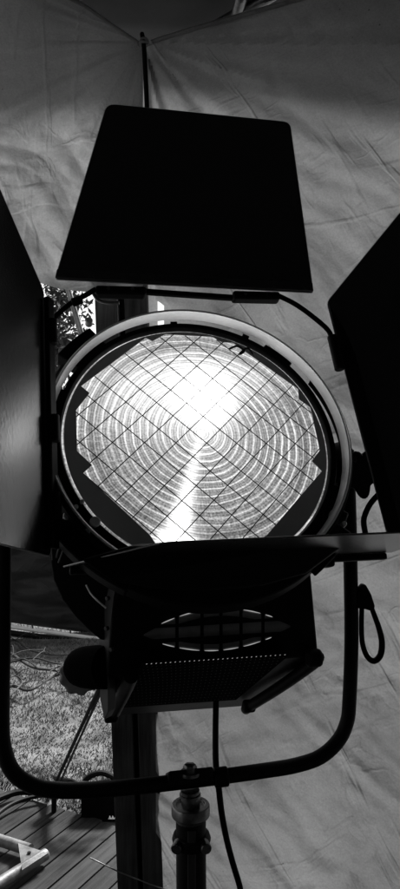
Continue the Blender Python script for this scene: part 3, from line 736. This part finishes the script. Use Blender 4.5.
# --- lens-shaped vent: three rows of louvres between ribs
VX0, VX1 = 138, 296
def vtt(x): return (x-(VX0+VX1)/2)/((VX1-VX0)/2)
def vcy(x): return 631-(x-217)*.06
def vtop(x): return vcy(x)-23*max(0, 1-abs(vtt(x))**1.9)
def vbot(x): return vcy(x)+20*max(0, 1-abs(vtt(x))**1.9)
def vmid(x): return vcy(x)-.5
vent = None
bm = bmesh.new()
xs = [VX0-4+ (VX1-VX0+8)*i/40 for i in range(41)]
def band(f0, f1, off0, off1, x0, x1, n=14, nseg=5, bulge=0.):
    g = []
    for i in range(n+1):
        x = x0+(x1-x0)*i/n; col = []
        a, b = f0(x), f1(x)
        if b-a < .3: b = a+.3
        for j in range(nseg+1):
            t = j/nseg
            col.append(bm.verts.new(face(x, a+(b-a)*t, off0+(off1-off0)*t + bulge*math.sin(PI*t))))
        g.append(col)
    for i in range(n):
        for j in range(nseg): bm.faces.new((g[i][j], g[i+1][j], g[i+1][j+1], g[i][j+1]))
band(lambda x: vtop(x)-2.5, lambda x: vbot(x)+2.5, .001, .001, VX0+1, VX1-1, 40, 3)
vent = obj('vent', bm, M['matt'], lamp)
cuts = [141, 177, 202, 221, 241, 263, 294]
for row in range(3):
    for a, b in zip(cuts, cuts[1:]):
        a += 1.6; b -= 1.6
        if row == 0: f0 = lambda x: vtop(x)+0.5; f1 = lambda x: min(vtop(x)+8, vmid(x)-9); 
        elif row == 1: f0 = lambda x: max(vmid(x)-6, vtop(x)+2); f1 = lambda x: min(vmid(x)+5, vbot(x)-2)
        else: f0 = lambda x: max(vbot(x)-7, vmid(x)+9); f1 = lambda x: vbot(x)-.5
        x0, x1 = a, b
        while x0 < x1 and f1(x0)-f0(x0) < .8: x0 += 1
        while x1 > x0 and f1(x1)-f0(x1) < .8: x1 -= 1
        if x1-x0 < 4: continue
        bm = bmesh.new(); band(f0, f1, .0035, .0035, x0, x1, 8, 6, bulge=.0035 if row != 2 else .002); obj('louvre', bm, M['louvre'], vent, True)
        if row != 1:
            bm = bmesh.new(); fe = f0 if row == 0 else f1
            tube(bm, [face(lerp(x0+1, x1-1, i/8), fe(lerp(x0+1, x1-1, i/8)), .0055) for i in range(9)], [.0003+.0006*math.sin(PI*(i+.5)/9) for i in range(9)], 6)
            obj('louvre_gleam', bm, M['leak'], vent, True)  # glowing strip standing in for a gleam along the louvre
# --- perforated bottom panel
bm = bmesh.new()
bx = [(142, 663), (292, 653), (236, 700), (118, 708)]
q = [bot(x, y, .0015) for x, y in bx]; prism(bm, q, nb*-.001); pan = obj('bottom_panel', bm, M['flat'], lamp)
bm1 = bmesh.new(); bm2 = bmesh.new()
for rI in range(15):
    t = rI/14*.93+.03
    n = 30
    for cI in range(n):
        w = (cI+.5+(.5 if rI % 2 else 0))/n*.96+.02
        a = Vector((*[lerp(bx[0][i], bx[3][i], t) for i in (0, 1)],)); b = Vector((*[lerp(bx[1][i], bx[2][i], t) for i in (0, 1)],))
        x, y = lerp(a.x, b.x, w), lerp(a.y, b.y, w)
        c = bot(x, y, .003); e = bot(x+1.2, y-1.1, .003)
        tgt = bm1 if rI == 0 else bm2
        d = (e-c).normalized(); s = d.cross(nb).normalized()
        L_ = .0034 if rI == 0 else .0028; w_ = .0013 if rI == 0 else .0013
        tgt.faces.new([tgt.verts.new(c-d*L_), tgt.verts.new(c+s*w_), tgt.verts.new(c+d*L_), tgt.verts.new(c-s*w_)])
for src, mi in ((bm1, 1), (bm2, 2)):
    off = OFF[pan.name]
    tmp = bmesh.new(); tmp.from_mesh(pan.data)
    for f in src.faces:
        nf_ = tmp.faces.new([tmp.verts.new(v.co-off) for v in f.verts]); nf_.material_index = mi
    tmp.to_mesh(pan.data); tmp.free(); src.free()
lk = M['leak']
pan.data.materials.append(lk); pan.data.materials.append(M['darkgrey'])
# rails at the sides of the bottom
def rail(pts, r, name='skid_rail'):
    bm = bmesh.new(); tube(bm, curve(pts, 4), r, 14); return obj(name, bm, M['black'], lamp, True)
rail([P(318, 657, 1.31), P(312, 664, 1.35), P(280, 687, 1.48), P(250, 706, 1.62), P(246, 709, 1.66)], .0125)
rail([P(131, 676, 1.26), P(125, 690, 1.34), P(112, 715, 1.46)], .014)
for (x, y, d, r) in ((314, 658, 1.31, .017), (249, 706, 1.62, .015), (111, 714, 1.45, .018)):
    bm = bmesh.new(); q = P(x, y, d); cyl(bm, q+LX*-.014, q+LX*.014, r, 18); bevel(obj('rail_foot', bm, M['rubber'], lamp, True), .005)
# left side plate with screws
sp_pts = [(118, 574), (113, 600), (109, 640), (108, 680), (108, 712), (104, 720), (100, 700), (98, 650), (102, 615), (109, 585)]
bm = bmesh.new(); prism(bm, [P(x, y, 1.22+ (118-x)*.006) for x, y in sp_pts], Vector((.012, .02, 0))); bevel(obj('side_plate', bm, M['darkgrey'], lamp), .002)
for (x, y) in ((109, 598), (108, 628), (113, 649)):
    bm = bmesh.new(); q = P(x, y, 1.235); cyl(bm, q, q+Vector((-.004, -.006, 0)), .004, 12); bevel(obj('screw', bm, M['darkgrey'], lamp, True), .001)
# thin white strand standing in for a gleam on the housing's side
bm = bmesh.new(); tube(bm, curve([P(86, 585, 1.27), P(91, 594, 1.26), P(98, 601, 1.25), P(106, 608, 1.25)], 5), .0018, 6); obj('gleam_strand', bm, M['white'], lamp, True)
# left connector: black rounded socket + lobed grey knob behind
def ball_end(name, pts, rs, m):
    bm = bmesh.new(); tube(bm, pts, rs, 20); return obj(name, bm, m, lamp, True)
pA, pB = P(108, 667, 1.30), P(79, 667, 1.36)
ax = (pB-pA)
pts = [pA+ax*t for t in (0, .4, .75, 1.0, 1.18, 1.29, 1.33)]
ball_end('power_socket', pts, [.040, .041, .040, .036, .027, .014, .002], M['flat'])
bm = bmesh.new(); kc = P(79, 676, 1.44); out = []
for k in range(48):
    a = 2*PI*k/48; r = .041+.003*math.cos(9*a); out.append(kc+Vector((math.cos(a)*r, 0, math.sin(a)*r)))
M['knobgrey'] = mat('grey_knob', .2, .3, rough=.4, scale=30)
prism(bm, out, Vector((-.01, .045, -.008))); bevel(obj('lobed_knob', bm, M['knobgrey'], lamp), .006, 3)

# --- yoke
ya = P(1, 470, 1.42)
yk = [(2.5, 470, 1.40), (3, 540, 1.40), (2.5, 640, 1.40), (1.5, 715, 1.41), (3, 745, 1.41), (11, 769, 1.415), (27, 783, 1.42), (50, 789.5, 1.43), (90, 790, 1.45), (150, 785, 1.485), (210, 778, 1.52), (265, 770.5, 1.55), (295, 765.5, 1.57), (320, 757, 1.585), (338, 741, 1.595), (347, 722, 1.60), (349.5, 700, 1.60), (351.5, 640, 1.60), (350.5, 560, 1.60), (349, 500, 1.60), (347, 450, 1.60)]
pts = curve([P(*q) for q in yk], 5)
bm = bmesh.new(); tube(bm, pts, .0165, 20); yoke = obj('yoke', bm, M['black'], lamp, True)
bm = bmesh.new(); q = P(189, 780, 1.50); box(bm, q+Vector((0, .01, 0)), LX, LN.cross(LX).cross(LX), Z, .10, .05, .036); bevel(obj('centre_block', bm, M['black'], yoke), .004)
bm = bmesh.new(); q = P(190, 773, 1.50); lathe(bm, q, Xv, Yv, Z, [(0, .004), (pxr(20), .004), (pxr(20), -.004), (0, -.004)], 28); bevel(obj('washer', bm, M['dullsteel'], yoke, True), .001)
bm = bmesh.new(); lathe(bm, q+Z*.009, Xv, Yv, Z, [(0, .012), (pxr(12), .010), (pxr(14), .005), (pxr(14), -.006), (0, -.006)], 6); bevel(obj('nut', bm, M['dullsteel'], yoke), .0012)
bm = bmesh.new(); lathe(bm, P(221, 777, 1.52), LX, LU, LX.cross(LU), [(0, .022), (.022, .02), (.022, -.02), (0, -.022)], 20)
bm.clear(); cyl(bm, P(214, 778, 1.52), P(228, 776, 1.525), .021, 20); bevel(obj('cable_clamp', bm, M['rubber'], yoke, True), .003)
# pivot hubs
bm = bmesh.new(); cyl(bm, P(346, 462, 1.60), P(300, 475, 1.55), .05, 24); bevel(obj('pivot', bm, M['black'], yoke, True), .004)
bm = bmesh.new(); cyl(bm, P(0, 470, 1.40), P(70, 475, 1.46), .05, 24); bevel(obj('pivot', bm, M['black'], yoke, True), .004)
# tilt lock knob: lobed, on the right
kc = P(360, 474, 1.50); out = []
for k in range(60):
    a = 2*PI*k/60; r = .045+.011*math.cos(5*a+.6); out.append(kc+Vector((math.cos(a)*r, 0, math.sin(a)*r)))
bm = bmesh.new(); prism(bm, out, Vector((.01, .05, 0))); bevel(obj('tilt_knob', bm, M['black'], lamp), .01, 3)
bm = bmesh.new(); tube(bm, curve([P(352, 460, 1.47), P(356, 455, 1.47), P(360, 458, 1.47)], 4), .009, 10); obj('knob_lever', bm, M['black'], lamp, True)
# short cable from knob down
bm = bmesh.new(); tube(bm, curve([P(381, 492, 1.50), P(371, 503, 1.50), P(365, 515, 1.50), P(364, 525, 1.50), P(368, 545, 1.50)], 6), .0065, 10); obj('side_cable', bm, M['rubber'], lamp, True)

# --- barn doors
def plane_pt(px, py, a, b, c):
    n = (b-a).cross(c-a).normalized(); return hit(px, py, a, n), n
# hinge frame bar behind doors
# left door
A = P(44, 291, 1.28); B = P(51, 556, 1.14); Cc = P(-75, 526, .875)
n_ = (B-A).cross(Cc-A).normalized(); D = hit(-75, 14, A, n_)
n_ = n_ if n_.x > 0 else -n_
bm = bmesh.new(); LDP = rounded([A, B, Cc, D], [.01, .01, .03, .03]); prism(bm, LDP, n_*-.003); ld = bevel(obj('barn_door', bm, M['door'], lamp), .0012)
ld['label'] = 'left barn door, lit grey by the lens on its inner face'
h1 = P(47, 299, 1.28); h2 = P(52, 549, 1.14)
bm = bmesh.new(); box(bm, (h1+h2)/2+n_*.004, (h2-h1).normalized(), n_, (h2-h1).normalized().cross(n_), (h2-h1).length, .010, .022); bevel(obj('hinge_strip', bm, M['black'], ld), .003)
for t in (.15, .55, .85):
    q = h1.lerp(h2, t)+n_*.01; dd = (h2-h1).normalized(); bm = bmesh.new(); cyl(bm, q-dd*.025, q+dd*.025, .009, 12); bevel(obj('hinge', bm, M['black'], ld, True), .002)
# right door
A = P(327, 302, 1.48); B = P(388, 536, 1.26); Cc = P(520, 545, 1.2)
nr = (B-A).cross(Cc-A).normalized(); D = hit(520, 66, A, nr); nr = nr if nr.x < 0 else -nr
bm = bmesh.new(); RDP = rounded([A, B, Cc, D], [.012, .01, .03, .03]); prism(bm, RDP, nr*-.003); rd = bevel(obj('barn_door', bm, M['door'], lamp), .0012)
rd['label'] = 'right barn door folded toward the camera, dark at its corner'
q = [hit(x, y, A+nr*.001, nr) for x, y in ((328.5, 304), (347, 380), (364, 440), (386, 530), (402, 530), (378, 440), (356, 355), (345, 330))]
bm = bmesh.new(); prism(bm, q, nr*.004); bevel(obj('hinge_strip', bm, M['black'], rd), .003)
for (x0, y0, x1, y1) in ((329, 332, 338, 372),):
    bm = bmesh.new(); cyl(bm, P(x0+3, y0+4, 1.42), P(x1+2, y1-2, 1.39), .0105, 14); bevel(obj('hinge', bm, M['black'], rd, True), .003)
# top door
tl, tr, br, bl = P(107, 103.5, 1.56), P(290, 122, 1.64), P(313.5, 292.5, 1.50), P(55, 279, 1.40)
nn = (tr-bl).cross(tl-bl).normalized(); br = hit(313.5, 292.5, bl, nn); tr = hit(290, 122, bl, nn); tl = hit(107, 103.5, bl, nn)
nn = nn if nn.y < 0 else -nn
bm = bmesh.new(); prism(bm, rounded([tl, tr, br, bl], [.022, .018, .008, .008], 6), nn*-.003); td = bevel(obj('barn_door', bm, M['door'], lamp), .0012)
td['label'] = 'top barn door standing upright'
q = [hit(x, y, bl+nn*.001, nn) for x, y in ((57, 270), (312, 284), (313, 292), (55, 278.5))]
bm = bmesh.new(); prism(bm, q, nn*.006); bevel(obj('hinge_strip', bm, M['darkgrey'], td), .002)
for (x0, y0, x1, y1) in ((95, 292, 146, 293), (232, 297, 279, 298)):
    a, b = hit(x0, y0, bl+nn*.0, nn), hit(x1, y1, bl+nn*.0, nn); d = (b-a).normalized()
    bm = bmesh.new(); box(bm, (a+b)/2, d, nn, d.cross(nn), (b-a).length, .028, .019); hg = bevel(obj('hinge', bm, M['black'], td), .006, 3)
    for t in (.25, .72):
        q = a.lerp(b, t)+nn*.015; bm = bmesh.new(); cyl(bm, q, q+nn*.003, .0035, 12); obj('rivet', bm, M['dullsteel'], hg, True)
bm = bmesh.new(); a, b = P(140, 291.5, 1.44), P(240, 298.5, 1.47); d = (b-a).normalized(); box(bm, (a+b)/2, d, nn, d.cross(nn), (b-a).length, .012, .011); bevel(obj('door_crossbar', bm, M['black'], lamp), .002)
# link rods between doors
for pts in ([(96, 289, 1.39), (84, 296, 1.39), (74, 301, 1.38), (66, 307, 1.37), (58, 314, 1.36), (50, 322, 1.35)], [(279, 296, 1.47), (295, 304, 1.47), (312, 316, 1.47), (328, 330, 1.46), (332, 340, 1.45)]):
    bm = bmesh.new(); tube(bm, curve([P(*q) for q in pts], 5), .0055, 10); obj('link_cable', bm, M['rubber'], lamp, True)
bm = bmesh.new(); cyl(bm, P(72, 303, 1.37), P(82, 299, 1.37), .009, 12); bevel(obj('link_joint', bm, M['rubber'], lamp, True), .002)
# pale lever under left top hinge
bm = bmesh.new(); tube(bm, curve([P(93, 293, 1.40), P(98, 300, 1.40), P(108, 303, 1.40), P(119, 303, 1.40)], 5), .0035, 8); obj('latch_wire', bm, M['steel'], lamp, True)
# bottom door, seen almost edge on from below
hl = P(62, 566, 1.17); hr = P(392, 551, 1.30); nl = P(160, 541.5, .93)
nd = (hr-hl).cross(nl-hl).normalized(); nrr = hit(452, 529, hl, nd); nd = nd if nd.z < 0 else -nd
bm = bmesh.new(); prism(bm, rounded([hl, nl, nrr, hr], [.006, .03, .03, .006], 5), nd*.003); bd = bevel(obj('barn_door', bm, M['door'], lamp), .0012)
bd['label'] = 'bottom barn door reaching toward the camera, seen from below'
d = (hr-hl).normalized(); f = d.cross(nd).normalized(); f = f if f.y > 0 else -f
for (t, w) in ((.30, .10), (.72, .10)):
    q = hl.lerp(hr, t)+nd*.014; bm = bmesh.new(); box(bm, q, d, nd, f, w, .022, .03); bevel(obj('hinge', bm, M['black'], bd), .006, 3)
bm = bmesh.new(); box(bm, (hl+hr)/2+nd*.009+f*.006, d, nd, f, (hr-hl).length*.96, .012, .02); bevel(obj('hinge_strip', bm, M['black'], bd), .003)
def rolled(pts, par, off):  # pale tube along the outline, standing in for a bright halo line
    bm = bmesh.new(); tube(bm, [p+off for p in pts], .0013, 6, closed=True); obj('halo_edge', bm, M['edge'], par, True)
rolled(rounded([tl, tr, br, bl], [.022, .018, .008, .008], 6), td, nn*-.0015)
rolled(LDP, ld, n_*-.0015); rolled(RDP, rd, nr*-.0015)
for k in range(9):
    q = hit(lerp(64, 305, k/8), lerp(274.5, 288, k/8), bl+nn*.007, nn); bm = bmesh.new(); cyl(bm, q, q+nn*.002, .003, 10); obj('rivet', bm, M['darkgrey'], td, True)
# front frame lower lip joining ring and body
bm = bmesh.new(); lathe(bm, LP(0, -.006, -.01), LX, LU, LN, [(.262, .0), (.262, .012), (.318, .004), (.322, -.03), (.262, -.04)], 60, math.radians(208), math.radians(332)); bevel(obj('lower_shroud', bm, M['black'], lamp, True), .003)
bm = bmesh.new(); prism(bm, [P(x, y, d) for x, y, d in ((80, 560, 1.06), (130, 546, 1.08), (300, 543, 1.13), (342, 547, 1.15), (306, 574, 1.14), (262, 586, 1.12), (210, 591, 1.10), (160, 590, 1.08), (112, 582, 1.06))], Vector((.01, .03, 0))); bevel(obj('door_frame_bar', bm, M['black'], lamp), .004, 3)
# left spring clips
for pts in ([(52, 505), (60, 520), (70, 535), (60, 548), (57, 558)], [(75, 527), (66, 545), (59, 563)], [(52, 498), (51, 530), (53, 560)]):
    bm = bmesh.new(); tube(bm, curve([P(x, y, 1.19) for x, y in pts], 5), .0028, 8); obj('spring_clip', bm, M['darkgrey'], lamp, True)

# ================================================================ CABLE AND STRAP
bm = bmesh.new()
tube(bm, curve([P(216, 700, 1.62), P(215.5, 735, 1.58), P(216, 765, 1.545), P(219, 790, 1.54), P(222, 815, 1.55), P(228, 845, 1.56), P(238, 880, 1.58), P(252, 920, 1.62), Vector((P(300, 1000, 1.9).x, 1.9, .02))], 7), .0072, 12)
tag(obj('power_cable', bm, M['rubber'], None, True, base=P(216, 700, 1.62)), 'black power cable hanging from the lamp housing past the stand', 'cable')
st = empty('safety_strap', P(364, 586, 1.60), 'black loop strap with teardrop tab hanging on the right yoke arm', 'strap')
loop = curve([P(x, y, 1.60) for x, y in ((362, 604), (361.5, 625), (362.5, 643), (367, 656), (374, 661), (380.5, 655), (382, 642), (379, 628), (374, 614), (371, 606))], 6)
bm = bmesh.new(); nL = len(loop); tube(bm, loop, [.0058+.0028*math.sin(PI*i/nL)**2*(i/nL) for i in range(nL)], 12); obj('loop', bm, M['rubber'], st, True)
bm = bmesh.new(); q = [P(x, y, 1.585) for x, y in ((360, 588), (363, 584), (367, 586), (372, 595), (375.5, 606), (375, 612), (370, 611), (363, 609), (355, 609), (356, 597))]; prism(bm, q, Vector((0, .025, 0))); bevel(obj('tab', bm, M['rubber'], st), .006, 3)
